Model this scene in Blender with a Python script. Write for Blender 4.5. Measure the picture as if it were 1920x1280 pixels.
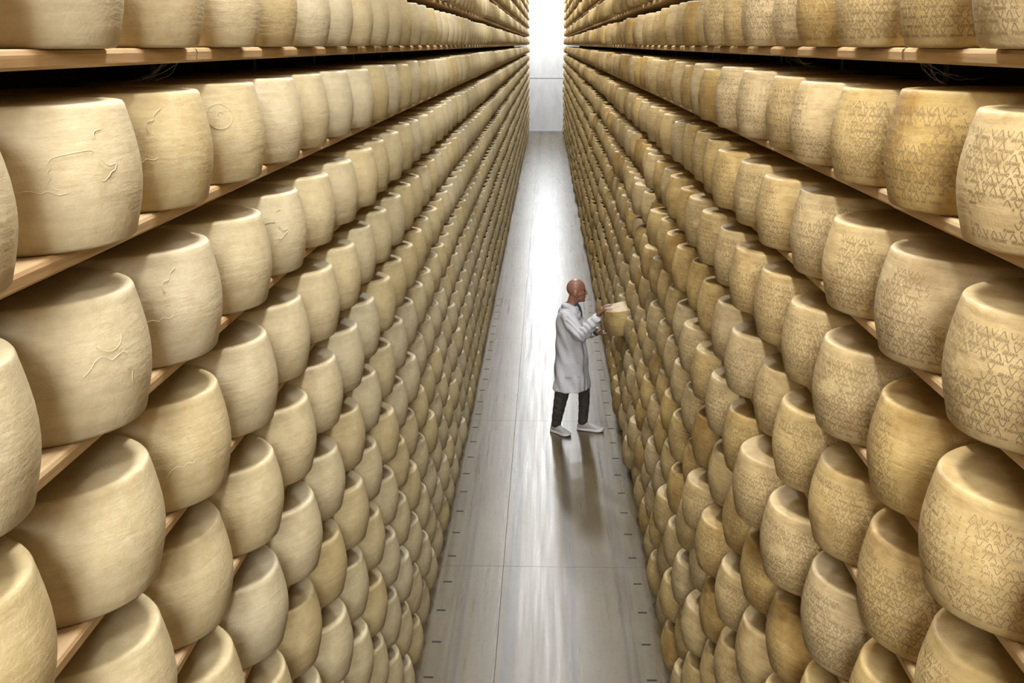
import bpy, bmesh, math, random
import numpy as np
from mathutils import Vector, Matrix

for o in list(bpy.data.objects):
    bpy.data.objects.remove(o, do_unlink=True)
S = bpy.context.scene
C = S.collection
PI = math.pi

# ------------------------------------------------------------------ camera, world, exposure
cam_data = bpy.data.cameras.new('camera')
cam = bpy.data.objects.new('camera', cam_data)
C.objects.link(cam)
CAM_H = 4.1
cam.location = (0, 0, CAM_H)
cam.rotation_euler = (math.radians(90 - 13.904), 0, math.radians(1.606))
cam_data.sensor_width = 36
cam_data.lens = 2250 / 1920 * 36
cam_data.clip_start = 0.05
cam_data.clip_end = 200
S.camera = cam

w = bpy.data.worlds.new('world')
S.world = w
w.use_nodes = True
w.node_tree.nodes['Background'].inputs[0].default_value = (0.8, 0.85, 1, 1)
w.node_tree.nodes['Background'].inputs[1].default_value = 0.005

S.view_settings.view_transform = 'Standard'
S.view_settings.look = 'None'
S.view_settings.gamma = 1
S.view_settings.use_curve_mapping = False
S.view_settings.exposure = 1.62
LAMP_W = 85.0
END_LAMP_W = 160.0
FILL_W = 250.0

# ------------------------------------------------------------------ the lattice of the racks
PITCH = 0.3568          # shelf to shelf
EYE_Z = 4.092           # top of the plank at eye level
STEP = 0.5475           # wheel to wheel along the rack
CX = 1.047               # wheel centre from the middle of the aisle
Y0 = {-1: 1.712, 1: 1.700}
K0, K1 = -5, 102
J0, J1 = -11, 8
WR, WH = 0.262, 0.26
BOARD_X = 0.872         # front edge of the planks
BOARD_T = 0.035
BACK_X = 1.66
Y_NEAR, Y_FAR = -3.9, 58.7
CEIL = 8.3
BAY = STEP * 3
JOINT = 3.055

# ------------------------------------------------------------------ node helpers
def new_mat(name):
    m = bpy.data.materials.new(name)
    m.use_nodes = True
    nt = m.node_tree
    return m, nt, nt.nodes['Principled BSDF']

class NT:
    def __init__(s, nt): s.nt = nt
    def n(s, t, **kw):
        x = s.nt.nodes.new(t)
        for k, v in kw.items(): setattr(x, k, v)
        return x
    def l(s, a, b): s.nt.links.new(a, b)
    def math(s, op, a, b=None, c=None):
        x = s.n('ShaderNodeMath', operation=op)
        for i, v in enumerate((a, b, c)):
            if v is None: continue
            if isinstance(v, (int, float)): x.inputs[i].default_value = v
            else: s.l(v, x.inputs[i])
        return x.outputs[0]
    def noise(s, vec, scale, detail=3, rough=0.55):
        x = s.n('ShaderNodeTexNoise')
        x.inputs['Scale'].default_value = scale
        x.inputs['Detail'].default_value = detail
        x.inputs['Roughness'].default_value = rough
        if vec is not None: s.l(vec, x.inputs['Vector'])
        return x.outputs['Fac']
    def mapping(s, vec, scale=(1, 1, 1)):
        x = s.n('ShaderNodeMapping')
        x.inputs['Scale'].default_value = scale
        s.l(vec, x.inputs['Vector'])
        return x.outputs[0]
    def ramp(s, fac, stops):
        x = s.n('ShaderNodeValToRGB')
        el = x.color_ramp.elements
        while len(el) < len(stops): el.new(0.5)
        for e, (p, c) in zip(el, stops):
            e.position = p
            e.color = (c, c, c, 1) if isinstance(c, (int, float)) else (*c, 1)
        s.l(fac, x.inputs[0])
        return x.outputs[0]
    def mix(s, fac, a, b, mode='MIX'):
        x = s.n('ShaderNodeMix', data_type='RGBA', blend_type=mode)
        for sock, v in ((x.inputs[0], fac), (x.inputs[6], a), (x.inputs[7], b)):
            if isinstance(v, (int, float)): sock.default_value = v
            elif isinstance(v, tuple): sock.default_value = (*v, 1)
            else: s.l(v, sock)
        return x.outputs[2]
    def bump(s, h, strength, dist, out):
        x = s.n('ShaderNodeBump')
        x.inputs['Strength'].default_value = strength
        x.inputs['Distance'].default_value = dist
        s.l(h, x.inputs['Height'])
        s.l(x.outputs[0], out)

def rind_material(name, base, deep, brown, y0, brown_amt, speck):
    m, nt, b = new_mat(name)
    g = NT(nt)
    pos = g.n('ShaderNodeNewGeometry').outputs['Position']
    sep = g.n('ShaderNodeSeparateXYZ'); g.l(pos, sep.inputs[0])
    # every wheel has a tone of its own, found from the cell of the rack it stands in
    row = g.math('FLOOR', g.math('DIVIDE', g.math('SUBTRACT', sep.outputs[2], EYE_Z - 0.02), PITCH))
    col = g.math('FLOOR', g.math('DIVIDE', g.math('SUBTRACT', sep.outputs[1], y0 - STEP / 2), STEP))
    comb = g.n('ShaderNodeCombineXYZ'); g.l(row, comb.inputs[0]); g.l(col, comb.inputs[1])
    wn = g.n('ShaderNodeTexWhiteNoise', noise_dimensions='2D'); g.l(comb.outputs[0], wn.inputs['Vector'])
    tone = wn.outputs['Value']
    big = g.noise(pos, 5.5, 4, 0.6)
    mid = g.noise(pos, 28, 4, 0.65)
    streak = g.noise(g.mapping(pos, (9, 9, 75)), 1.0, 3, 0.6)
    c = g.mix(g.ramp(mid, [(0.3, 0.0), (0.75, 1.0)]), base, deep)
    # brown patches: noise raised on some wheels only
    pb = g.math('ADD', big, g.math('MULTIPLY', g.math('POWER', tone, 3.0), 0.22))
    c = g.mix(g.math('MULTIPLY', g.ramp(pb, [(0.58, 0.0), (0.82, 1.0)]), brown_amt), c, brown)
    hs = g.n('ShaderNodeHueSaturation')
    g.l(c, hs.inputs['Color'])
    g.l(g.math('ADD', 0.85, g.math('MULTIPLY', tone, 0.22)), hs.inputs['Saturation'])
    g.l(g.math('ADD', 0.93, g.math('MULTIPLY', wn.outputs['Color'], 0.12)), hs.inputs['Value'])
    c = hs.outputs[0]
    c = g.mix(g.math('MULTIPLY', g.ramp(streak, [(0.35, 1.0), (0.55, 0.0)]), speck), c, brown, 'MULTIPLY')
    g.l(c, b.inputs['Base Color'])
    b.inputs['Roughness'].default_value = 0.52
    b.inputs['Specular IOR Level'].default_value = 0.35
    h = g.math('ADD', g.math('MULTIPLY', mid, 0.6), g.math('MULTIPLY', streak, 0.5))
    h = g.math('ADD', h, g.math('MULTIPLY', g.noise(pos, 160, 2), 0.25))
    g.bump(h, 0.5, 0.005, b.inputs['Normal'])
    return m

M = {}
M['rind_l'] = rind_material('pale_rind', (0.478, 0.392, 0.232), (0.415, 0.325, 0.165), (0.28, 0.18, 0.06), Y0[-1], 0.30, 0.10)
M['rind_r'] = rind_material('golden_rind', (0.47, 0.342, 0.152), (0.39, 0.265, 0.094), (0.215, 0.10, 0.024), Y0[1], 0.62, 0.20)

def simple_mat(name, col, rough=0.6, spec=0.4, metal=0.0, noise_scale=None, amt=0.2, bump=None):
    m, nt, b = new_mat(name)
    g = NT(nt)
    if noise_scale:
        tc = g.n('ShaderNodeTexCoord').outputs['Object']
        f = g.noise(tc, noise_scale, 4)
        dark = tuple(x * (1 - amt) for x in col)
        lite = tuple(min(1, x * (1 + amt)) for x in col)
        g.l(g.mix(g.ramp(f, [(0.3, 0.0), (0.7, 1.0)]), dark, lite), b.inputs['Base Color'])
        if bump: g.bump(f, bump[0], bump[1], b.inputs['Normal'])
    else:
        b.inputs['Base Color'].default_value = (*col, 1)
    b.inputs['Roughness'].default_value = rough
    b.inputs['Specular IOR Level'].default_value = spec
    b.inputs['Metallic'].default_value = metal
    return m

M['ink'] = simple_mat('stamp_ink', (0.21, 0.145, 0.072), 0.7, 0.2)
M['dark_ink'] = simple_mat('dark_ink', (0.10, 0.05, 0.025), 0.7, 0.2)
M['steel'] = simple_mat('rack_steel', (0.16, 0.15, 0.14), 0.5, 0.5, 0.6, 12, 0.2)
M['rack_dark'] = simple_mat('rack_back_shade', (0.07, 0.055, 0.04), 0.9, 0.1, 0, 3, 0.2)  # near-black colour stands in for the shade behind the wheels
M['ceiling'] = simple_mat('ceiling_paint', (0.40, 0.42, 0.45), 0.8, 0.2, 0, 2, 0.08)
M['skin'] = simple_mat('skin', (0.25, 0.115, 0.07), 0.38, 0.5, 0, 22, 0.14)
M['trousers'] = simple_mat('trouser_cloth', (0.062, 0.05, 0.045), 0.85, 0.2, 0, 30, 0.25, (0.5, 0.01))
M['shoe'] = simple_mat('shoe_fabric', (0.36, 0.345, 0.31), 0.75, 0.3, 0, 40, 0.12)
M['sole'] = simple_mat('sole_rubber', (0.66, 0.64, 0.60), 0.6, 0.3)
M['sole_dark'] = simple_mat('tread_rubber', (0.05, 0.045, 0.04), 0.7, 0.3)
M['shirt'] = simple_mat('shirt_cloth', (0.035, 0.05, 0.055), 0.85, 0.2)
M['eye'] = simple_mat('eye', (0.05, 0.03, 0.02), 0.2, 0.5)
M['black'] = simple_mat('slot_black', (0.03, 0.028, 0.025), 0.8, 0.2)
M['web'] = simple_mat('cobweb_grey', (0.35, 0.32, 0.28), 0.9, 0.1)
M['housing'] = simple_mat('lamp_housing', (0.75, 0.75, 0.74), 0.5, 0.4)

def coat_material():
    m, nt, b = new_mat('coat_cotton')
    g = NT(nt)
    tc = g.n('ShaderNodeTexCoord').outputs['Object']
    b.inputs['Base Color'].default_value = (0.54, 0.53, 0.54, 1)
    b.inputs['Roughness'].default_value = 0.85
    b.inputs['Specular IOR Level'].default_value = 0.2
    h = g.noise(g.mapping(tc, (9, 9, 4)), 1.0, 3, 0.5)
    g.bump(h, 0.7, 0.03, b.inputs['Normal'])
    return m
M['coat'] = coat_material()

def wood_material():
    m, nt, b = new_mat('spruce_plank')
    g = NT(nt)
    pos = g.n('ShaderNodeNewGeometry').outputs['Position']
    grain = g.noise(g.mapping(pos, (55, 2.2, 55)), 1.0, 4, 0.6)
    big = g.noise(pos, 2.3, 3)
    c = g.mix(g.ramp(grain, [(0.3, 0.0), (0.7, 1.0)]), (0.40, 0.26, 0.125), (0.58, 0.42, 0.235))
    c = g.mix(g.math('MULTIPLY', g.ramp(big, [(0.45, 0.0), (0.7, 1.0)]), 0.5), c, (0.46, 0.25, 0.105))
    vor = g.n('ShaderNodeTexVoronoi'); vor.inputs['Scale'].default_value = 1.0
    g.l(g.mapping(pos, (9, 3.1, 20)), vor.inputs['Vector'])
    c = g.mix(g.math('MULTIPLY', g.ramp(vor.outputs['Distance'], [(0.05, 1.0), (0.13, 0.0)]), 0.7), c, (0.22, 0.11, 0.045))
    g.l(c, b.inputs['Base Color'])
    b.inputs['Roughness'].default_value = 0.65
    b.inputs['Specular IOR Level'].default_value = 0.3
    g.bump(grain, 0.3, 0.003, b.inputs['Normal'])
    return m
M['wood'] = wood_material()

def concrete_material():
    m, nt, b = new_mat('worn_concrete')
    g = NT(nt)
    pos = g.n('ShaderNodeNewGeometry').outputs['Position']
    sep = g.n('ShaderNodeSeparateXYZ'); g.l(pos, sep.inputs[0])
    wob = g.math('MULTIPLY', g.math('SUBTRACT', g.noise(g.mapping(pos, (0.6, 0.25, 1)), 1.0, 2), 0.5), 0.05)
    x = g.math('ADD', sep.outputs[0], wob)
    big = g.noise(g.mapping(pos, (1.6, 0.7, 1)), 1.0, 5, 0.62)
    fine = g.noise(g.mapping(pos, (40, 14, 1)), 1.0, 4, 0.7)
    c = g.mix(g.ramp(big, [(0.3, 0.0), (0.7, 1.0)]), (0.088, 0.063, 0.030), (0.135, 0.102, 0.056))
    c = g.mix(g.ramp(fine, [(0.30, 0.45), (0.46, 0.0)]), c, (0.045, 0.036, 0.024))
    # wear stripes along the aisle, left by the handling machine
    def stripe(x0, x1, soft, amt, col, c):
        f0 = g.ramp(g.math('ADD', g.math('MULTIPLY', x, 0.5), 0.5), [
            ((x0 - soft) * .5 + .5, 0.0), (x0 * .5 + .5, 1.0), (x1 * .5 + .5, 1.0), ((x1 + soft) * .5 + .5, 0.0)])
        f0 = g.math('MULTIPLY', f0, amt)
        f0 = g.math('MULTIPLY', f0, g.ramp(g.noise(g.mapping(pos, (25, 3.5, 1)), 1.0, 4, 0.7), [(0.3, 0.45), (0.65, 1.0)]))
        return g.mix(f0, c, col)
    c = stripe(-0.275, -0.20, 0.012, 0.85, (0.04, 0.034, 0.028), c)
    c = stripe(0.19, 0.235, 0.03, 0.75, (0.045, 0.037, 0.028), c)
    c = stripe(-0.60, -0.585, 0.012, 0.7, (0.045, 0.037, 0.028), c)
    c = stripe(0.575, 0.59, 0.012, 0.7, (0.045, 0.037, 0.028), c)
    c = stripe(0.635, 0.645, 0.01, 0.65, (0.05, 0.04, 0.03), c)
    c = stripe(-0.655, -0.645, 0.01, 0.65, (0.05, 0.04, 0.03), c)
    c = stripe(-0.18, 0.14, 0.03, 0.30, (0.165, 0.13, 0.078), c)
    g.l(c, b.inputs['Base Color'])
    rl = g.noise(g.mapping(pos, (22, 0.5, 1)), 1.0, 3, 0.6)
    g.l(g.math('ADD', g.math('MULTIPLY', rl, 0.26), 0.18), b.inputs['Roughness'])
    b.inputs['Specular IOR Level'].default_value = 0.36
    g.bump(g.noise(g.mapping(pos, (30, 8, 1)), 1.0, 3), 0.12, 0.004, b.inputs['Normal'])
    return m
M['concrete'] = concrete_material()

def wall_material():
    m, nt, b = new_mat('white_wall_panel')
    g = NT(nt)
    pos = g.n('ShaderNodeNewGeometry').outputs['Position']
    f = g.noise(g.mapping(pos, (3, 1, 1.2)), 1.0, 5, 0.65)
    g.l(g.mix(g.ramp(f, [(0.3, 0.0), (0.7, 1.0)]), (0.56, 0.545, 0.54), (0.67, 0.66, 0.66)), b.inputs['Base Color'])
    b.inputs['Roughness'].default_value = 0.6
    return m
M['wall'] = wall_material()

# ------------------------------------------------------------------ mesh helpers
def mesh_from(name, verts, faces, mat, smooth=False):
    me = bpy.data.meshes.new(name)
    me.from_pydata([tuple(v) for v in verts], [], [tuple(f) for f in faces])
    me.materials.append(mat)
    if smooth: me.shade_smooth()
    me.update()
    return me

def big_mesh(name, V, F, mat, smooth=True):
    """V (n,3) floats, F (m,4) quads as arrays"""
    me = bpy.data.meshes.new(name)
    me.vertices.add(len(V)); me.vertices.foreach_set('co', V.astype(np.float32).ravel())
    me.loops.add(F.size); me.loops.foreach_set('vertex_index', F.astype(np.int32).ravel())
    me.polygons.add(len(F))
    me.polygons.foreach_set('loop_start', np.arange(0, F.size, 4, dtype=np.int32))
    me.update(calc_edges=True)
    me.validate()
    me.materials.append(mat)
    if smooth: me.shade_smooth()
    return me

def link(name, me, parent=None, loc=(0, 0, 0), rot=(0, 0, 0)):
    o = bpy.data.objects.new(name, me)
    C.objects.link(o)
    o.parent = parent
    o.location = loc
    o.rotation_euler = rot
    return o

def tag(o, label=None, cat=None, group=None, kind=None):
    if label: o['label'] = label
    if cat: o['category'] = cat
    if group: o['group'] = group
    if kind: o['kind'] = kind
    return o

def empty(name, loc=(0, 0, 0)):
    o = bpy.data.objects.new(name, None)
    o.empty_display_size = 0.1
    C.objects.link(o)
    o.location = loc
    return o

def box_data(x0, x1, y0, y1, z0, z1):
    v = [(x0, y0, z0), (x1, y0, z0), (x1, y1, z0), (x0, y1, z0), (x0, y0, z1), (x1, y0, z1), (x1, y1, z1), (x0, y1, z1)]
    f = [(0, 3, 2, 1), (4, 5, 6, 7), (0, 1, 5, 4), (1, 2, 6, 5), (2, 3, 7, 6), (3, 0, 4, 7)]
    return v, f

def box_mesh(name, x0, x1, y0, y1, z0, z1, mat, bevel=0.0):
    v, f = box_data(x0, x1, y0, y1, z0, z1)
    me = mesh_from(name, v, f, mat)
    if bevel:
        bm = bmesh.new(); bm.from_mesh(me)
        bmesh.ops.bevel(bm, geom=list(bm.edges), offset=bevel, segments=2, affect='EDGES', profile=0.5)
        bm.to_mesh(me); bm.free()
    return me

# ------------------------------------------------------------------ the setting
JW = 0.004
seams = [8.99 + 3.87 * i for i in range(-4, 14)]
ys = [Y_NEAR] + [s for s in seams if Y_NEAR + .5 < s < Y_FAR - .5] + [Y_FAR]
xs = [-BACK_X, -0.321, BACK_X]
floor = link('floor', box_mesh('floor', -BACK_X, BACK_X, Y_NEAR, Y_FAR, -0.16, -0.006, M['black']))
tag(floor, kind='structure')
for i in range(len(ys) - 1):
    for j in range(2):
        link('concrete_slab', box_mesh('concrete_slab', xs[j] + JW * (j > 0) * .5, xs[j + 1] - JW * (j < 1) * .5,
             ys[i] + JW / 2, ys[i + 1] - JW / 2, -0.006, 0.0, M['concrete']), floor)
slot_me = box_mesh('floor_slot', -0.033, 0.033, -0.011, 0.011, 0.0, 0.0012, M['black'])
n_slot = 0
for s, x, y0 in ((-1, -0.755, 7.22), (1, 0.733, 7.22)):
    for i in range(-1, 26):
        link('floor_slot', slot_me, floor, (x + random.Random(i * 7 + s).uniform(-.008, .008), y0 + i * 0.4895, 0))

wall = link('wall_back', box_mesh('wall_back', -BACK_X, BACK_X, Y_FAR + 0.02, Y_FAR + 0.2, -0.16, CEIL, M['steel']))
tag(wall, kind='structure')
for z0, z1 in ((0.06, 2.502), (2.532, 6.55), (6.58, CEIL)):
    link('wall_panel', box_mesh('wall_panel', -BACK_X, BACK_X, Y_FAR, Y_FAR + 0.02, z0, z1, M['wall']), wall)
tag(link('trim_1', box_mesh('trim_1', -BACK_X, BACK_X, Y_FAR - 0.03, Y_FAR, 0.0, 0.06, M['ceiling'])), kind='structure')
tag(link('wall_left', box_mesh('wall_left', -BACK_X - .1, -BACK_X, Y_NEAR, Y_FAR, -0.16, CEIL, M['rack_dark'])), kind='structure')
tag(link('wall_right', box_mesh('wall_right', BACK_X, BACK_X + .1, Y_NEAR, Y_FAR, -0.16, CEIL, M['rack_dark'])), kind='structure')
tag(link('wall_front', box_mesh('wall_front', -BACK_X, BACK_X, Y_NEAR - .1, Y_NEAR, -0.16, CEIL, M['wall'])), kind='structure')
# assumed window, unseen, added behind the viewer to light the near wheels
win = link('fill_window_1', box_mesh('fill_window_1', -.80, .80, Y_NEAR, Y_NEAR + .04, 4.9, 6.3, M['ceiling']))
tag(win, kind='structure')
pane_mat, pnt, pb = new_mat('glowing_pane')
pb.inputs['Base Color'].default_value = (.8, .85, .9, 1)
pb.inputs['Emission Color'].default_value = (.93, .96, 1, 1)
pb.inputs['Emission Strength'].default_value = 4
for ix in range(2):
    for iz in range(2):
        link('fill_pane', box_mesh('fill_pane', -.73 + ix * .75, -.02 + ix * .75, Y_NEAR + .04, Y_NEAR + .05, 4.96 + iz * .65, 5.59 + iz * .65, pane_mat), win)
wl = bpy.data.lights.new('front_fill', 'AREA'); wl.shape = 'RECTANGLE'; wl.size = 1.46; wl.size_y = 1.28  # added fill light in front of the assumed window
wl.energy = FILL_W; wl.color = (.93, .96, 1.0)
wo = bpy.data.objects.new('front_fill', wl); C.objects.link(wo); wo.location = (0, Y_NEAR + .08, 5.6); wo.rotation_euler = (math.radians(90), 0, 0)
tag(link('ceiling', box_mesh('ceiling', -BACK_X, BACK_X, Y_NEAR, Y_FAR + .2, CEIL, CEIL + .1, M['ceiling'])), kind='structure')

# ------------------------------------------------------------------ lamps under the ceiling
def lamp_material():
    m, nt, b = new_mat('fluorescent_tube')
    b.inputs['Base Color'].default_value = (1, 1, 1, 1)
    b.inputs['Emission Color'].default_value = (0.90, 0.95, 1.0, 1)
    b.inputs['Emission Strength'].default_value = 14
    return m
M['tube'] = lamp_material()
LAMP_Z = 7.3
hv = [(-.22, -.75, 0.08), (.22, -.75, 0.08), (.32, -.75, 0.0), (-.32, -.75, 0.0)]
house_me = mesh_from('lamp_housing', [(x, -.75, z) for x, y, z in hv] + [(x, .75, z) for x, y, z in hv],
                     [(0, 1, 5, 4), (0, 4, 7, 3), (1, 2, 6, 5), (0, 3, 2, 1), (4, 5, 6, 7)], M['housing'])
def tube_mesh(r, L):
    v, f = [], []
    for e in range(2):
        for i in range(10):
            a = 2 * PI * i / 10
            v.append((r * math.cos(a), (-L, L)[e], r * math.sin(a)))
    for i in range(10):
        f.append((i, (i + 1) % 10, 10 + (i + 1) % 10, 10 + i))
    return mesh_from('lamp_tube', v, f, M['tube'], True)
tube_me = tube_mesh(0.016, 0.70)
rod_me = box_mesh('hanger', -.006, .006, -.006, .006, 0.06, CEIL - LAMP_Z, M['steel'])
light_data = bpy.data.lights.new('lamp_light', 'AREA')
light_data.shape = 'RECTANGLE'; light_data.size = 0.40; light_data.size_y = 1.45
light_data.energy = LAMP_W; light_data.color = (0.95, 0.975, 1.0)
def ceiling_lamp(y, data=light_data):
    t = empty('ceiling_lamp', (0, y, LAMP_Z))
    tag(t, 'twin tube fluorescent lamp hung over the aisle above the racks', 'lamp', 'ceiling lamps over the aisle')
    link('housing', house_me, t)
    for s in (-1, 1):
        link('tube', tube_me, t, (s * 0.06, 0, 0.012))
        link('hanger', rod_me, t, (0, s * 0.5, 0))
    l = bpy.data.objects.new('lamp_light', data)
    C.objects.link(l); l.parent = t; l.location = (0, 0, -0.02)
    return t
for y in (-2.6, 3.2, 9.4, 15.6, 21.8, 28.0, 34.2, 40.4, 46.6, 52.8):
    ceiling_lamp(y)
# the last lamp, close to the end wall, is a stronger one
end_data = light_data.copy(); end_data.energy = END_LAMP_W; end_data.color = (0.84, 0.92, 1.0)
ceiling_lamp(56.6, end_data)

# ------------------------------------------------------------------ racks: planks and posts
def board_mesh(L):
    """plank with a rounded front edge; local origin at front top edge, depth along +x"""
    t, d = BOARD_T, 0.60
    prof = [(0.0, -0.010), (0.003, -0.003), (0.010, 0.0), (d, 0.0), (d, -t), (0.008, -t), (0.002, -t + .006)]
    n = len(prof); v = []; f = []
    for e in (0, 1):
        for x, z in prof: v.append((x, e * L, z))
    for i in range(n): f.append((i, (i + 1) % n, n + (i + 1) % n, n + i))
    f.append(tuple(range(n))[::-1]); f.append(tuple(range(n, 2 * n)))
    return mesh_from('shelf_board', v, f, M['wood'])
board_me = {1: board_mesh(BAY - 0.005)}
me = board_me[1].copy(); me.name = 'shelf_board'
for v in me.vertices: v.co.x *= -1
me.flip_normals(); board_me[-1] = me

th = math.radians(13.904); ps = math.radians(1.606)
def project(x, y, z):
    z -= CAM_H
    a = x * math.cos(ps) + y * math.sin(ps); b = -x * math.sin(ps) + y * math.cos(ps)
    zc = b * math.cos(th) - z * math.sin(th)
    if zc < 0.05: return None
    yd = -b * math.sin(th) - z * math.cos(th)
    return 960 + 2250 * a / zc, 640 + 2250 * yd / zc, zc
def seen(x, y, z, mx=0, my=0):
    p = project(x, y, z)
    return p is not None and -mx <= p[0] <= 1920 + mx and -my <= p[1] <= 1280 + my

SIDE = {-1: 'left', 1: 'right'}
rows = list(range(J0, J1 + 1))
for s in (-1, 1):
    rack = empty('storage_rack', (s * 1.25, (Y_NEAR + Y_FAR) / 2, 0))
    tag(rack, 'tall rack of spruce planks loaded with %s on the %s of the aisle'
        % ('plain pale wheels' if s < 0 else 'stamped golden wheels', SIDE[s]), 'rack')
    rloc = Vector(rack.location)
    rnd = random.Random(5 + s)
    nb0 = math.ceil((Y_NEAR - JOINT) / BAY); nb1 = int((Y_FAR - JOINT) // BAY)
    boards = []
    for b in range(nb0, nb1):
        yb = JOINT + b * BAY
        for j in rows:
            z = EYE_Z + j * PITCH
            vis = any(seen(s * BOARD_X, yb + q * BAY, z, 20, 20) for q in (0, .25, .5, .75, 1))
            boards.append((not vis, yb * yb + (z - CAM_H) ** 2 if yb > -.5 else 1e6, s * (BOARD_X + rnd.uniform(-.003, .003)), yb, z))
    boards.sort()
    bv, bf = [], []
    src = board_me[s]
    sv = [Vector(v.co) for v in src.vertices]; sf = [tuple(p.vertices) for p in src.polygons]
    for i, (nv, d, x, yb, z) in enumerate(boards):
        if i < 300:
            link('shelf_board', src, rack, Vector((x, yb, z)) - rloc)
        else:
            o = len(bv); off = Vector((x, yb, z)) - rloc
            bv += [v + off for v in sv]; bf += [tuple(q + o for q in f) for f in sf]
    tag(link('distant_shelf_boards', mesh_from('distant_shelf_boards', bv, bf, M['wood']), rack), kind='stuff')
    post_me = box_mesh('rack_post', -.03, .03, -.03, .03, 0, EYE_Z + (J1 + 1) * PITCH, M['steel'], 0.004)
    for b in range(nb0, nb1 + 1):
        link('rack_post', post_me, rack, Vector((s * 1.54, JOINT + b * BAY, 0)) - rloc)

# ------------------------------------------------------------------ cheese wheels
PROF = [(0.0, 0.0), (0.225, 0.0), (0.238, 0.002), (0.244, 0.008), (0.2515, 0.040), (0.2580, 0.072), (0.2612, 0.098), (0.262, 0.116),
        (0.2612, 0.138), (0.2580, 0.166), (0.2520, 0.196), (0.2450, 0.224), (0.2395, 0.244), (0.2374, 0.2525), (0.2335, 0.2582), (0.2275, 0.2599), (0.2190, 0.2600), (0.0, 0.2588)]
PR = np.array(PROF)
def radius_at(z):
    side = PR[2:15]
    return float(np.interp(z, side[:, 1], side[:, 0]))

def wheel_arrays(prof, seg, lump=0.0, seed=0):
    prof = np.array(prof); n = len(prof)
    a = np.arange(seg) * 2 * PI / seg
    rs = np.random.RandomState(seed)
    ph = rs.uniform(0, 2 * PI, (3, 2)); am = rs.uniform(.4, 1, 3)
    V = np.zeros((n, seg, 3))
    for i, (r, z) in enumerate(prof):
        d = sum(am[q] * np.sin((q + 1) * a + ph[q, 0] + 9 * z * (q - 1)) for q in range(3)) * lump
        dz = np.sin(2 * a + ph[0, 1]) * lump * 0.6 * (1 if z > .2 else 0) * min(1, r / .2)
        rr = r + d * min(1, r / .2)
        V[i, :, 0] = rr * np.cos(a); V[i, :, 1] = rr * np.sin(a); V[i, :, 2] = z + dz
    idx = np.arange(n * seg).reshape(n, seg)
    F = np.stack([idx[:-1], np.roll(idx[:-1], -1, 1), np.roll(idx[1:], -1, 1), idx[1:]], -1).reshape(-1, 4)
    return V.reshape(-1, 3), F

def wheel_mesh(name, seed, mat):
    prof = PROF[1:-1]
    V, F = wheel_arrays(prof, 64, 0.0013, seed)
    seg = 64; n = len(prof)
    v = [tuple(x) for x in V] + [(0, 0, 0), (0, 0, 0.2588)]
    f = [tuple(x) for x in F]
    b, t = len(v) - 2, len(v) - 1
    for i in range(seg):
        f.append((b, (i + 1) % seg, i)); f.append((t, (n - 1) * seg + i, (n - 1) * seg + (i + 1) % seg))
    return mesh_from(name, v, f, mat, True)

# strokes pressed into the rind: laid on the barrel surface
class Rind:
    def __init__(s): s.v = []; s.f = []
    def pt(s, u, z, lift):
        r = radius_at(z) + lift
        a = u / WR
        return (r * math.cos(a), r * math.sin(a), z)
    def stroke(s, u0, z0, u1, z1, wd, lift=0.0011):
        du, dz = u1 - u0, z1 - z0
        L = math.hypot(du, dz) or 1e-6
        nx, nz = -dz / L * wd / 2, du / L * wd / 2
        ex, ez = du / L * wd * .3, dz / L * wd * .3
        o = len(s.v)
        for (u, z) in ((u0 - ex + nx, z0 - ez + nz), (u0 - ex - nx, z0 - ez - nz), (u1 + ex - nx, z1 + ez - nz), (u1 + ex + nx, z1 + ez + nz)):
            s.v.append(s.pt(u, z, lift))
        s.f.append((o, o + 1, o + 2, o + 3))
    def ridge(s, pts, wd=0.0024, h=0.0009, base=-0.0005):
        o = len(s.v)
        n = len(pts)
        for i, (u, z) in enumerate(pts):
            a = pts[max(0, i - 1)]; b = pts[min(n - 1, i + 1)]
            du, dz = b[0] - a[0], b[1] - a[1]; L = math.hypot(du, dz) or 1e-6
            nx, nz = -dz / L * wd / 2, du / L * wd / 2
            s.v.append(s.pt(u + nx, z + nz, base)); s.v.append(s.pt(u, z, h)); s.v.append(s.pt(u - nx, z - nz, base))
        for i in range(n - 1):
            for q in (0, 1):
                s.f.append((o + 3 * i + q, o + 3 * i + q + 1, o + 3 * i + q + 4, o + 3 * i + q + 3))
    def mesh(s, name, mat, smooth=False): return mesh_from(name, s.v, s.f, mat, smooth)

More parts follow.
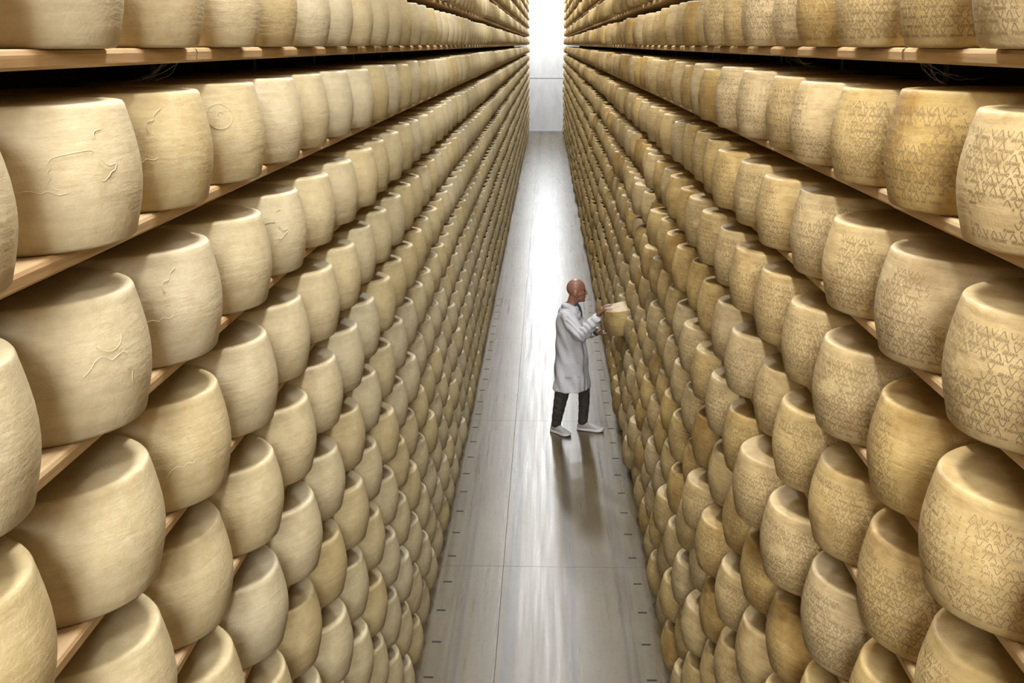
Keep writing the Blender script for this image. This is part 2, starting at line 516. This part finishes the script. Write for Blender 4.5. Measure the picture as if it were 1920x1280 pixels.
GL = {'G': [[(1, .85), (.7, 1), (.25, 1), (0, .7), (0, .3), (.25, 0), (.8, 0), (1, .2), (1, .5), (.6, .5)]],
      'R': [[(0, 0), (0, 1), (.75, 1), (1, .78), (.75, .5), (0, .5)], [(.5, .5), (1, 0)]],
      'A': [[(0, 0), (.5, 1), (1, 0)], [(.2, .38), (.8, .38)]],
      'N': [[(0, 0), (0, 1), (1, 0), (1, 1)]],
      'P': [[(0, 0), (0, 1), (.8, 1), (1, .75), (.8, .48), (0, .48)]],
      'D': [[(0, 0), (0, 1), (.6, 1), (1, .7), (1, .3), (.6, 0), (0, 0)]],
      'O': [[(.3, 0), (0, .3), (0, .7), (.3, 1), (.7, 1), (1, .7), (1, .3), (.7, 0), (.3, 0)]]}
def stamp_mesh(seed):
    rs = np.random.RandomState(seed)
    R = Rind()
    circ = 2 * PI * WR
    nm = 72                          # marks around
    mp = circ / nm
    ph = rs.uniform(0, 6.28, 8)
    def worn(u, z):                  # patches where the stamp is rubbed away
        a = u / WR
        q = math.sin(3 * a + ph[0] + 22 * z) + math.sin(5 * a + ph[1] - 31 * z) + .8 * math.sin(2 * a + ph[2] + 47 * z)
        return q > 1.75 or rs.rand() < 0.05
    rowh = 0.0205
    for r in range(10):
        zt = 0.024 + r * rowh
        off = (r % 2) * mp
        # words
        for k in range(nm // 2):
            word = 'GRANA' if (k + r) % 2 == 0 else 'PADANO'
            u0 = k * 2 * mp + off + 0.004
            lw = (2 * mp - 0.007) / 6
            if len(word) == 5: u0 += lw * .5
            for ci, ch in enumerate(word):
                uu = u0 + ci * lw
                if worn(uu, zt): continue
                for pl in GL[ch]:
                    for (a, b) in zip(pl[:-1], pl[1:]):
                        R.stroke(uu + (a[0] * .68 + a[1] * .15) * lw, zt + a[1] * .0055, uu + (b[0] * .68 + b[1] * .15) * lw, zt + b[1] * .0055, 0.0011)
        # rows of pointed marks between the words
        zm = zt + 0.0075
        if zm + .011 > 0.24: continue
        for k in range(nm):
            u = k * mp + mp * .5 + off * .5
            if worn(u, zm): continue
            up = (k + r) % 2 == 0
            pts = [(-.40, 0), (-.10, .9), (0, 1), (.10, .9), (.40, 0)]
            for a, b in zip(pts[:-1], pts[1:]):
                za, zb = (a[1], b[1]) if up else (1 - a[1], 1 - b[1])
                R.stroke(u + a[0] * mp * .85, zm + za * .0112, u + b[0] * mp * .85, zm + zb * .0112, 0.0015)
    return R.mesh('stamped_lettering', M['ink'])

# faint raised outlines on some pale wheels
def arc(cu, cz, ru, rz, a0, a1, n=22):
    return [(cu + ru * math.cos(math.radians(a0 + (a1 - a0) * i / n)), cz + rz * math.sin(math.radians(a0 + (a1 - a0) * i / n))) for i in range(n + 1)]
def imprint_mesh(kind):
    R = Rind()
    def wavy(pts, n=6):
        out = []
        P = [pts[0]] + pts + [pts[-1]]
        for i in range(1, len(P) - 2):
            for q in range(n):
                t = q / n
                out.append(tuple(0.5 * (2 * P[i][c] + (P[i + 1][c] - P[i - 1][c]) * t + (2 * P[i - 1][c] - 5 * P[i][c] + 4 * P[i + 1][c] - P[i + 2][c]) * t * t
                                 + (3 * P[i][c] - P[i - 1][c] - 3 * P[i + 1][c] + P[i + 2][c]) * t ** 3) for c in (0, 1)))
        return out + [pts[-1]]
    if kind == 0:      # tag outline with notched corners and a trailing wave
        R.ridge(wavy([(.052, .176), (.044, .180), (.01, .178), (-.03, .173), (-.042, .165), (-.040, .155), (-.046, .148), (-.042, .138), (-.048, .130), (-.040, .120), (-.030, .116)]))
        R.ridge(wavy([(-.105, .108), (-.095, .116), (-.080, .117), (-.062, .112), (-.050, .115), (-.030, .108), (-.015, .110)]))
        R.ridge(wavy([(.060, .200), (.062, .208), (.070, .213), (.085, .214)]))
        R.ridge(wavy([(.062, .165), (.078, .152), (.090, .150), (.104, .152), (.100, .142), (.088, .138), (.078, .130), (.066, .124), (.058, .126)]))
    elif kind == 1:    # half seal and a wave running under it
        R.ridge(arc(0, .190, .036, .028, 185, 355))
        R.ridge(wavy([(-.070, .128), (-.055, .138), (-.040, .152), (-.022, .156), (-.004, .146), (.012, .150), (.030, .154), (.044, .148)]))
        R.ridge(wavy([(.040, .120), (.052, .112), (.050, .098), (.056, .088)]))
    elif kind == 2:    # oval seal with a mark inside and a curl at its side
        R.ridge(arc(0, .178, .040, .032, 0, 360, 36))
        R.ridge(wavy([(-.014, .168), (-.008, .184), (.002, .190), (.012, .184), (.010, .172)]))
        R.ridge(wavy([(-.115, .110), (-.09, .130), (-.065, .140), (-.045, .134), (-.03, .140)]))
    else:              # two wandering outlines
        R.ridge(wavy([(.020, .226), (.0, .214), (-.006, .202), (-.022, .198), (-.026, .184), (-.020, .176)]))
        R.ridge(wavy([(-.090, .098), (-.078, .112), (-.062, .118), (-.046, .114), (-.036, .120), (-.018, .117), (-.008, .122)]))
        R.ridge(wavy([(-.092, .080), (-.098, .070), (-.094, .060)]))
    return R.mesh('rind_imprint', M['rind_l'], True)

rnd = random.Random(21)
wheels = {-1: [], 1: []}
PULLED = (1, -8, 19)
for s in (-1, 1):
    for j in rows:
        for k in range(K0, K1 + 1):
            if s < 0:
                dx = rnd.gauss(0, .005); dy = rnd.uniform(-.004, .004); sc = 1 + rnd.uniform(-.008, .006); sz = 1 + rnd.uniform(-.03, .02)
            else:
                dx = rnd.gauss(0, .010) - (0.028 if rnd.random() < .12 else 0); dy = rnd.uniform(-.005, .005)
                sc = 1 + rnd.uniform(-.012, .006); sz = 1 + rnd.uniform(-.05, .03)
            if (s, j, k) == PULLED: dx = 0.882 - CX; dy = 12.09 - Y0[1] - 19 * STEP; sc = sz = 1
            x = s * (CX + dx); y = Y0[s] + k * STEP + dy; z = EYE_Z + j * PITCH
            if y > Y_FAR - .35: continue
            wheels[s].append(dict(j=j, k=k, x=x, y=y, z=z, sc=sc, sz=sz, rot=rnd.uniform(0, 2 * PI)))

ONES = ['', 'first', 'second', 'third', 'fourth', 'fifth', 'sixth', 'seventh', 'eighth', 'ninth', 'tenth', 'eleventh', 'twelfth', 'thirteenth',
        'fourteenth', 'fifteenth', 'sixteenth', 'seventeenth', 'eighteenth', 'nineteenth']
TENS = ['', '', 'twent', 'thirt', 'fort', 'fift', 'sixt', 'sevent', 'eight', 'ninet']
def ordinal(n):
    if n < 20: return ONES[n]
    return TENS[n // 10] + ('ieth' if n % 10 == 0 else 'y-' + ONES[n % 10])
def shelf_words(j):
    if j == 0: return 'on the eye-level plank'
    return '%s shelf %s eye level' % (ordinal(abs(j)), 'below' if j < 0 else 'above')

SEG = [(18.0, 24, [1, 2, 4, 6, 8, 9, 10, 11, 13, 14, 15]), (99.0, 14, [1, 3, 5, 7, 9, 11, 13, 15])]
for s in (-1, 1):
    L = wheels[s]
    # only wheels that show in the frame are counted off from the camera
    for wd in L:
        f = s * -WR
        wd['vis'] = any(seen(wd['x'] + f * q, wd['y'] + WR * e, wd['z'] + h) for q, e in ((1, 0), (.8, .6), (.5, -.8)) for h in (0.02, .13, .25))
    num = {}
    for j in rows:
        n = 0
        for wd in sorted((q for q in L if q['j'] == j and q['vis']), key=lambda q: q['y']):
            n += 1; wd['n'] = n
    vis = sorted((q for q in L if q['vis']), key=lambda q: q['x'] ** 2 + q['y'] ** 2 + (q['z'] - CAM_H) ** 2)
    singles = vis[:300]
    if s > 0 and not any((s, q['j'], q['k']) == PULLED for q in singles):
        singles[-1] = next(q for q in L if (s, q['j'], q['k']) == PULLED)
    ids = set(id(q) for q in singles)
    mat = M['rind_l'] if s < 0 else M['rind_r']
    meshes = [wheel_mesh('cheese_wheel', 10 * (s + 2) + i, mat) for i in range(4)]
    stamps = [stamp_mesh(40 + i) for i in range(4)] if s > 0 else None
    imps = [imprint_mesh(i) for i in range(4)] if s < 0 else None
    IMP = {(-1, 1): (0, -38), (-2, 1): (1, -24), (-1, 3): (2, -42), (-3, 0): (3, -30), (-4, 0): (2, -30), (-5, 1): (2, -18), (-1, 0): (0, 0),
           (-2, 2): (3, -38), (-1, 2): (3, -40), (-3, 2): (3, -30), (-2, 4): (0, -50)}
    for i, wd in enumerate(singles):
        v = rnd.randrange(4)
        rot = wd['rot']
        has = IMP.get((wd['j'], wd['k'])) if s < 0 else None
        o = link('plain_cheese_wheel' if s < 0 else 'stamped_cheese_wheel', meshes[v], None, (wd['x'], wd['y'], wd['z']), (0, 0, math.radians(has[1]) if has else rot))
        o.scale = (wd['sc'], wd['sc'], wd['sz'])
        if (s, wd['j'], wd['k']) == PULLED:      # tipped over the front edge of its plank
            al = math.radians(11); dx = wd['x'] - BOARD_X
            o.rotation_euler = (0, -al, 0)
            o.location = (BOARD_X + dx * math.cos(al), wd['y'], wd['z'] + dx * math.sin(al))
        look = 'plain pale' if s < 0 else 'stamped golden'
        if has: look = 'embossed pale'
        lab = '%s cheese wheel, %s rack, %s, %s wheel from camera' % (look, SIDE[s], shelf_words(wd['j']), ordinal(wd['n']))
        if (s, wd['j'], wd['k']) == PULLED:
            lab = "cheese wheel pulled halfway off its shelf under the man's hand"
        tag(o, lab, 'cheese wheel', 'pale cheese wheels on the left rack' if s < 0 else 'stamped cheese wheels on the right rack')
        if s > 0:
            tag(link('stamped_lettering', stamps[v], o), kind='stuff')
        elif has:
            tag(link('rind_imprint', imps[has[0]], o), kind='stuff')
            if (wd['j'], wd['k']) == (-3, 0):
                R = Rind()
                for q in range(2):
                    R.stroke(.010 + q * .014, .105, .008 + q * .014, .125, .0035)
                    R.stroke(.004 + q * .014, .107, .014 + q * .014, .108, .003)
                link('ink_mark', R.mesh('ink_mark', M['dark_ink']), o, (0, 0, 0), (0, 0, math.radians(8)))
    # everything farther off: one object for each rack
    Vs, Fs, off = [], [], 0
    proto = [(lim, wheel_arrays([PROF[q] for q in pr], sg)) for lim, sg, pr in SEG]
    for wd in L:
        if id(wd) in ids: continue
        V, F = proto[0][1] if wd['y'] < proto[0][0] else proto[1][1]
        c, sn = math.cos(wd['rot']), math.sin(wd['rot'])
        W = V * [wd['sc'], wd['sc'], wd['sz']]
        W = np.stack([W[:, 0] * c - W[:, 1] * sn + wd['x'], W[:, 0] * sn + W[:, 1] * c + wd['y'], W[:, 2] + wd['z']], 1)
        Vs.append(W); Fs.append(F + off); off += len(V)
    o = link('distant_cheese_wheels', big_mesh('distant_cheese_wheels', np.concatenate(Vs), np.concatenate(Fs), mat))
    tag(o, 'rows of far cheese wheels running down the %s rack to the back wall' % SIDE[s], 'cheese wheels', kind='stuff')

# ------------------------------------------------------------------ the man in the white coat
def tube_data(pts, seg=16):
    """pts: (x, y, z, r) along a path, closed by rounded ends"""
    P = [Vector(p[:3]) for p in pts]; Rr = [p[3] for p in pts]
    rings = []
    def frame(i):
        a = P[max(0, i - 1)]; b = P[min(len(P) - 1, i + 1)]
        d = (b - a).normalized()
        up = Vector((0, 0, 1)) if abs(d.z) < .9 else Vector((1, 0, 0))
        u = d.cross(up).normalized()
        return d, u, d.cross(u).normalized()
    seq = []
    d0, u0, v0 = frame(0); d1, u1, v1 = frame(len(P) - 1)
    for q in (80, 50, 25):
        seq.append((P[0] - d0 * Rr[0] * math.sin(math.radians(q)) * .8, u0, v0, Rr[0] * math.cos(math.radians(q))))
    for i in range(len(P)):
        d, u, v = frame(i); seq.append((P[i], u, v, Rr[i]))
    for q in (25, 50, 80):
        seq.append((P[-1] + d1 * Rr[-1] * math.sin(math.radians(q)) * .8, u1, v1, Rr[-1] * math.cos(math.radians(q))))
    V = []; F = []
    for c, u, v, r in seq:
        for k in range(seg):
            a = 2 * PI * k / seg
            V.append(c + u * r * math.cos(a) + v * r * math.sin(a))
    n = len(seq)
    for i in range(n - 1):
        for k in range(seg):
            F.append((i * seg + k, i * seg + (k + 1) % seg, (i + 1) * seg + (k + 1) % seg, (i + 1) * seg + k))
    F.append(tuple(range(seg))[::-1]); F.append(tuple((n - 1) * seg + k for k in range(seg)))
    return V, F
def ball_data(c, r, tilt=0.0, seg=20, rings=12):
    V = []; F = []
    R_ = Matrix.Rotation(tilt, 3, 'Y')
    for i in range(1, rings):
        a = PI * i / rings
        for k in range(seg):
            b = 2 * PI * k / seg
            V.append(R_ @ Vector((r[0] * math.sin(a) * math.cos(b), r[1] * math.sin(a) * math.sin(b), r[2] * math.cos(a))) + Vector(c))
    for i in range(rings - 2):
        for k in range(seg):
            F.append((i * seg + k, (i + 1) * seg + k, (i + 1) * seg + (k + 1) % seg, i * seg + (k + 1) % seg))
    F.append(tuple(range(seg))); F.append(tuple((rings - 2) * seg + k for k in range(seg))[::-1])
    return V, F
def rings_data(rings, seg=40, shape=None):
    """rings: (z, cx, cy, ax, ay); shape(angle, z) scales the outline"""
    V = []; F = []
    for z, cx, cy, ax, ay in rings:
        for k in range(seg):
            a = 2 * PI * k / seg
            m = shape(a, z) if shape else 1.0
            V.append(Vector((cx + ax * m * math.cos(a), cy + ay * m * math.sin(a), z)))
    n = len(rings)
    for i in range(n - 1):
        for k in range(seg):
            F.append((i * seg + k, i * seg + (k + 1) % seg, (i + 1) * seg + (k + 1) % seg, (i + 1) * seg + k))
    F.append(tuple(range(seg))[::-1]); F.append(tuple((n - 1) * seg + k for k in range(seg)))
    return V, F
def fused(name, pieces, origin, mat, voxel=0.006, smooth=6, fac=0.5):
    """overlapping pieces grown together into one continuous skin"""
    V = []; F = []
    for v, f in pieces:
        o = len(V); V += [q - origin for q in v]; F += [tuple(i + o for i in p) for p in f]
    me = mesh_from(name, V, F, mat)
    bm = bmesh.new(); bm.from_mesh(me); bmesh.ops.recalc_face_normals(bm, faces=bm.faces); bm.to_mesh(me); bm.free()
    tmp = bpy.data.objects.new('tmp', me); C.objects.link(tmp)
    r = tmp.modifiers.new('r', 'REMESH'); r.mode = 'VOXEL'; r.voxel_size = voxel
    if smooth:
        s_ = tmp.modifiers.new('s', 'SMOOTH'); s_.iterations = smooth; s_.factor = fac
    dg = bpy.context.evaluated_depsgraph_get(); dg.update()
    out = bpy.data.meshes.new_from_object(tmp.evaluated_get(dg))
    bpy.data.objects.remove(tmp, do_unlink=True)
    out.name = name
    out.materials.clear(); out.materials.append(mat)
    out.shade_smooth()
    return out

ORG = Vector((0.30, 12.44, 0.0))
man = empty('person', ORG)
tag(man, 'bald man in a white lab coat handling a cheese wheel on the aisle floor', 'person')
HY = 12.45
pieces = [
    ball_data((.325, HY, 1.604), (.100, .079, .098)),                       # cranium
    ball_data((.345, HY, 1.560), (.085, .070, .085)),
    ball_data((.368, HY, 1.517), (.060, .056, .066)),                       # jaw
    ball_data((.402, HY, 1.474), (.024, .028, .022)),                       # chin
    ball_data((.404, HY, 1.603), (.024, .052, .016)),                       # brow
    ball_data((.421, HY, 1.509), (.013, .026, .013)),                       # lips
    ball_data((.392, HY - .034, 1.545), (.022, .02, .03)), ball_data((.392, HY + .034, 1.545), (.022, .02, .03)),   # cheeks
    tube_data([(.420, HY, 1.590, .010), (.434, HY, 1.558, .0135), (.438, HY, 1.542, .0160)], 12),                   # nose
    ball_data((.317, HY - .081, 1.560), (.027, .011, .036), .25), ball_data((.317, HY + .081, 1.560), (.027, .011, .036), .25),
    tube_data([(.322, HY, 1.53, .062), (.290, HY, 1.44, .058), (.270, 12.44, 1.36, .075)]),
    tube_data([(.265, 12.44, 1.33, .085), (.265, 12.44, 1.2, .12), (.275, 12.44, 1.0, .115), (.28, 12.44, .86, .12)]),
    tube_data([(.255, 12.32, 1.31, .045), (.265, 12.44, 1.33, .07), (.26, 12.56, 1.31, .045)]),
    tube_data([(.250, 12.295, 1.315, .045), (.37, 12.15, 1.15, .040), (.45, 12.127, 1.25, .040), (.545, 12.102, 1.372, .027)]),
    tube_data([(.265, 12.585, 1.315, .045), (.42, 12.56, 1.11, .040), (.48, 12.43, 1.135, .040), (.548, 12.30, 1.162, .027)]),
    tube_data([(.26, 12.37, .86, .085), (.185, 12.36, .46, .055), (.15, 12.40, .28, .048), (.127, 12.455, .08, .036)]),
    tube_data([(.29, 12.51, .86, .085), (.43, 12.53, .45, .055), (.43, 12.54, .28, .048), (.42, 12.547, .08, .036)]),
    tube_data([(.127, 12.455, .06, .03), (.20, 12.38, .045, .026)]), tube_data([(.42, 12.547, .06, .03), (.54, 12.505, .045, .026)]),
]
# right hand laid over the top edge of the wheel: palm, four fingers, thumb from the side of the palm
pieces.append(tube_data([(.545, 12.102, 1.372, .026), (.562, 12.093, 1.408, .029), (.584, 12.087, 1.446, .028)], 14))
pieces.append(tube_data([(.566, 12.068, 1.418, .020), (.590, 12.058, 1.462, .017)], 12))
pieces.append(tube_data([(.566, 12.112, 1.418, .020), (.592, 12.116, 1.462, .017)], 12))
for yy, ln, lift in ((12.052, .062, .004), (12.075, .080, .010), (12.098, .084, .006), (12.121, .066, .000)):
    x0, z0 = .594, 1.466
    pieces.append(tube_data([(x0 - .012, yy, z0 - .018, .0105), (x0 + .012, yy, z0 + .012 + lift, .0102), (x0 + .012 + ln * .5, yy - .003, z0 + .026 + lift, .0092),
                             (x0 + .012 + ln, yy - .006, z0 + .020 + lift * .6 + .012, .0078)], 10))
pieces.append(tube_data([(.560, 12.066, 1.405, .015), (.574, 12.034, 1.430, .0125), (.602, 12.014, 1.456, .0105), (.626, 12.006, 1.474, .0088)], 10))
# left hand under the front of the wheel
pieces.append(tube_data([(.548, 12.30, 1.162, .025), (.580, 12.262, 1.166, .028), (.622, 12.226, 1.168, .026)], 14))
for q, ln in ((-.034, .060), (-.011, .074), (.012, .078), (.034, .064)):
    bx, by = .632 + q * .55, 12.222 + q * .8
    pieces.append(tube_data([(bx - .015, by + .012, 1.168, .0105), (bx + .02, by - .016, 1.170, .0100), (bx + .02 + ln * .35, by - .016 - ln * .3, 1.178, .0092), (bx + .02 + ln * .7, by - .016 - ln * .6, 1.187, .008)], 10))
pieces.append(tube_data([(.575, 12.245, 1.178, .014), (.590, 12.218, 1.196, .012), (.600, 12.192, 1.218, .010)], 10))
link('body', fused('body', pieces, ORG, M['skin'], 0.0045, 4, 0.45), man)
for sgn in (-1, 1):
    v, f = ball_data((.413, HY + sgn * .031, 1.577), (.011, .011, .008), 0, 12, 8)
    link('eye', mesh_from('eye', [q - ORG for q in v], f, M['eye'], True), man)

def coat_shape(a, z):
    m = 1.0 + 0.035 * max(0, (1.0 - z) / .5) * math.sin(5 * a + 1.1) * .7 + 0.015 * math.sin(3 * a - z * 9)
    if z < 1.02:          # the front edge laps open towards the hem
        d = (a - 2 * PI + .62) if a > PI else (a + .62)
        m -= 0.11 * math.exp(-(d / .10) ** 2) * min(1, (1.02 - z) / .15)
    return m
coat_rings = [(1.425, .283, 12.445, .078, .080), (1.395, .272, 12.44, .095, .120), (1.365, .262, 12.44, .112, .172), (1.325, .256, 12.44, .126, .200),
              (1.25, .258, 12.44, .136, .200), (1.15, .266, 12.44, .146, .192), (1.05, .277, 12.44, .154, .186), (.96, .287, 12.44, .164, .184),
              (.86, .287, 12.44, .170, .192), (.76, .287, 12.44, .178, .202), (.66, .287, 12.44, .186, .212), (.58, .287, 12.44, .193, .220), (.51, .287, 12.44, .199, .227)]
sl_r = [(.250, 12.30, 1.325, .078), (.300, 12.215, 1.245, .074), (.345, 12.165, 1.175, .070), (.380, 12.148, 1.155, .067), (.425, 12.135, 1.210, .066), (.480, 12.118, 1.285, .060), (.537, 12.104, 1.356, .052)]
sl_l = [(.265, 12.58, 1.325, .078), (.340, 12.585, 1.225, .074), (.400, 12.575, 1.130, .068), (.440, 12.535, 1.100, .066), (.480, 12.440, 1.130, .062), (.530, 12.335, 1.156, .052)]
coat_me = fused('lab_coat', [rings_data(coat_rings, 56, coat_shape), tube_data(sl_r, 20), tube_data(sl_l, 20)], ORG, M['coat'], 0.008, 5, 0.5)
# creases across the sleeve and down the skirt
co = np.zeros(len(coat_me.vertices) * 3, np.float32); coat_me.vertices.foreach_get('co', co); co = co.reshape(-1, 3)
no = np.array([v.normal[:] for v in coat_me.vertices], np.float32)
wx, wz = co[:, 0] + ORG.x, co[:, 2]
wyy = co[:, 1] + ORG.y
arm = ((wx > .36) | (wyy < 12.22)) & (wz > 1.07)
fold = np.where(arm, .005 * np.sin(wx * 70 + wz * 75 + 3 * np.sin(wyy * 31 + wx * 22)) + .003 * np.sin(wx * 33 - wz * 41 + wyy * 50), .005 * np.sin(wz * 26 + wx * 30 + 3 * np.sin(wyy * 9)) + .006 * np.sin(wx * 42 + wyy * 30 + wz * 6))
co += no * fold[:, None]
coat_me.vertices.foreach_set('co', co.ravel()); coat_me.update()
coat = link('lab_coat', coat_me, man)
def local_mesh(name, data, mat, smooth=True):
    v, f = data
    return mesh_from(name, [q - ORG for q in v], f, mat, smooth)
# collar folded round the neck, open in front
cv, cf = [], []
N = 30
for i in range(N + 1):
    a = math.radians(48 + (360 - 96) * i / N)
    for rr, zz in ((.078, 1.405), (.073, 1.448), (.079, 1.455), (.108, 1.415), (.104, 1.408)):
        drop = -.05 * (1 - min(i, N - i) / 7) if min(i, N - i) < 7 else 0
        cv.append(Vector((.280 + rr * math.cos(a) * (1 - drop * 3.0), 12.445 + rr * 1.05 * math.sin(a), zz + drop)))
for i in range(N):
    for k in range(5):
        cf.append((i * 5 + k, (i + 1) * 5 + k, (i + 1) * 5 + (k + 1) % 5, i * 5 + (k + 1) % 5))
cf.append((0, 1, 2, 3, 4)); cf.append(tuple(N * 5 + q for q in (4, 3, 2, 1, 0)))
link('collar', local_mesh('collar', (cv, cf), M['coat']), coat)
# patch pocket on the near side
pv, pf = [], []
for lay, out in ((0, .002), (1, .012)):
    for iz in range(5):
        for ia in range(7):
            a = math.radians(-112 + 48 * ia / 6); z = .69 + .155 * iz / 4 - (.012 if iz == 4 else 0) * abs(ia - 3) / 3
            pv.append(Vector((.287 + (.182 + out) * math.cos(a), 12.44 + (.207 + out) * math.sin(a), z)))
for iz in range(4):
    for ia in range(6):
        b = iz * 7 + ia
        pf.append((35 + b, 35 + b + 1, 35 + b + 8, 35 + b + 7))
for ia in range(6):
    pf.append((ia, ia + 1, 36 + ia, 35 + ia)); pf.append((28 + ia + 1, 28 + ia, 63 + ia, 64 + ia))
for iz in range(4):
    pf.append((iz * 7 + 7, iz * 7, 35 + iz * 7, 42 + iz * 7)); pf.append((iz * 7 + 6, iz * 7 + 13, 48 + iz * 7, 41 + iz * 7))
link('pocket', local_mesh('pocket', (pv, pf), M['coat'], False), coat)
link('shirt', local_mesh('shirt', tube_data([(.318, 12.43, 1.425, .040), (.352, 12.43, 1.385, .034), (.374, 12.43, 1.335, .024), (.388, 12.43, 1.28, .012)], 14), M['shirt']), man)
link('shirt_cuff', local_mesh('shirt_cuff', tube_data([(.524, 12.347, 1.154, .040), (.546, 12.303, 1.162, .040)], 16), M['shirt']), man)
leg_r = [(.255, 12.375, .80, .098), (.215, 12.365, .60, .085), (.188, 12.36, .47, .078), (.168, 12.375, .36, .070), (.150, 12.40, .24, .062), (.134, 12.44, .125, .054), (.131, 12.447, .105, .056)]
leg_l = [(.300, 12.505, .80, .095), (.385, 12.52, .58, .074), (.430, 12.53, .46, .066), (.434, 12.535, .34, .061), (.430, 12.54, .22, .056), (.424, 12.545, .125, .053), (.423, 12.546, .10, .055)]
tr = fused('trousers', [tube_data(leg_r, 20), tube_data(leg_l, 20), tube_data([(.27, 12.38, .86, .11), (.28, 12.50, .86, .11)], 20)], ORG, M['trousers'], 0.008, 3)
co = np.zeros(len(tr.vertices) * 3, np.float32); tr.vertices.foreach_get('co', co); co = co.reshape(-1, 3)
no = np.array([v.normal[:] for v in tr.vertices], np.float32)
co += no * (.0016 * np.sin(co[:, 2] * 70 + 22 * co[:, 0] + 2 * np.sin(co[:, 1] * 30)))[:, None] * (co[:, 2:3] < .62)
tr.vertices.foreach_set('co', co.ravel()); tr.update()
link('trousers', tr, man)

def shoe(heel, toe):
    heel, toe = Vector(heel), Vector(toe)
    d = (toe - heel); L = d.length; d.normalize(); n = Vector((-d.y, d.x, 0))
    T = [0.0, .04, .12, .22, .34, .46, .58, .70, .82, .91, .97, 1.0]
    W = [.018, .029, .036, .038, .037, .037, .041, .046, .046, .040, .028, .014]
    Hh = [.070, .090, .104, .108, .104, .092, .078, .066, .056, .050, .044, .036]
    V = []; F = []; sg = 11
    for t, w_, h_ in zip(T, W, Hh):
        c = heel + d * (L * t)
        for k in range(sg):
            a = PI * k / (sg - 1)
            cx_, sx_ = math.cos(a), math.sin(a)
            V.append(c + n * (w_ * math.copysign(abs(cx_) ** .7, cx_)) + Vector((0, 0, .028 + (h_ - .028) * sx_ ** .8)))
    m = len(T)
    for i in range(m - 1):
        for k in range(sg - 1): F.append((i * sg + k, (i + 1) * sg + k, (i + 1) * sg + k + 1, i * sg + k + 1))
        F.append((i * sg + sg - 1, (i + 1) * sg + sg - 1, (i + 1) * sg, i * sg))
    F.append(tuple(range(sg))); F.append(tuple((m - 1) * sg + k for k in range(sg))[::-1])
    root = link('shoe', local_mesh('shoe', (V, F), M['shoe']), man)
    def slab(z0, z1, ex, mat, name):
        V = []; F = []
        for z in (z0, z1):
            for sgn in (1, -1):
                seq = list(zip(T, W)) if sgn > 0 else list(zip(T, W))[::-1]
                for t, w_ in seq: V.append(heel + d * (L * (t * 1.03 - .015)) + n * (sgn * (w_ + ex)) + Vector((0, 0, z + (.010 * max(0, (t - .8) / .2) ** 2))))
        m2 = 2 * m
        for k in range(m2): F.append((k, (k + 1) % m2, m2 + (k + 1) % m2, m2 + k))
        F.append(tuple(range(m2))[::-1]); F.append(tuple(range(m2, 2 * m2)))
        return link(name, local_mesh(name, (V, F), mat, False), root)
    slab(.009, .034, .004, M['sole'], 'midsole'); slab(.0, .010, .002, M['sole_dark'], 'outsole')
    V = []; F = []
    for q in range(4):
        t = .40 + q * .07
        h_ = np.interp(t, T, Hh)
        v, f = tube_data([(*(heel + d * (L * t) + n * .022)[:2], h_ - .006, .004), (*(heel + d * (L * (t + .01)))[:2], h_ + .003, .004), (*(heel + d * (L * t) - n * .022)[:2], h_ - .006, .004)], 6)
        o = len(V); V += v; F += [tuple(i + o for i in p) for p in f]
    tag(link('laces', local_mesh('laces', (V, F), M['sole']), root), kind='stuff')
shoe((.082, 12.505, 0), (.272, 12.300, 0))
shoe((.368, 12.562, 0), (.640, 12.474, 0))

# ------------------------------------------------------------------ cobwebs hanging below the plank joints
def cobweb(x, y, z, s, seed, label):
    r = random.Random(seed); V = []; F = []
    for q in range(7):
        p0 = Vector((x + s * r.uniform(0, .06), y + r.uniform(-.02, .02), z))
        p1 = p0 + Vector((s * r.uniform(.03, .12), r.uniform(-.10, .06), -r.uniform(.025, .052)))
        pts = []
        for i in range(7):
            t = i / 6; p = p0.lerp(p1, t); p.z -= .012 * math.sin(PI * t); p += Vector((r.uniform(-1, 1), r.uniform(-1, 1), r.uniform(-1, 1))) * .003
            pts.append((*p, .00045))
        v, f = tube_data(pts, 4); o = len(V); V += v; F += [tuple(i + o for i in k) for k in f]
    O = Vector((x, y, z))
    tag(link('cobweb', mesh_from('cobweb', [v - O for v in V], F, M['web']), None, O), label, 'cobweb', kind='stuff')
zb = EYE_Z - BOARD_T
cobweb(-BOARD_X - .02, JOINT - .03, zb, -1, 3, 'grey cobweb strands hanging below the eye-level plank joint, left rack')
cobweb(BOARD_X + .02, JOINT - .03, zb, 1, 4, 'grey cobweb strands hanging below the near eye-level plank joint, right rack')
cobweb(BOARD_X + .02, JOINT + BAY - .05, zb, 1, 5, 'thin cobweb below the second eye-level plank joint, right rack')
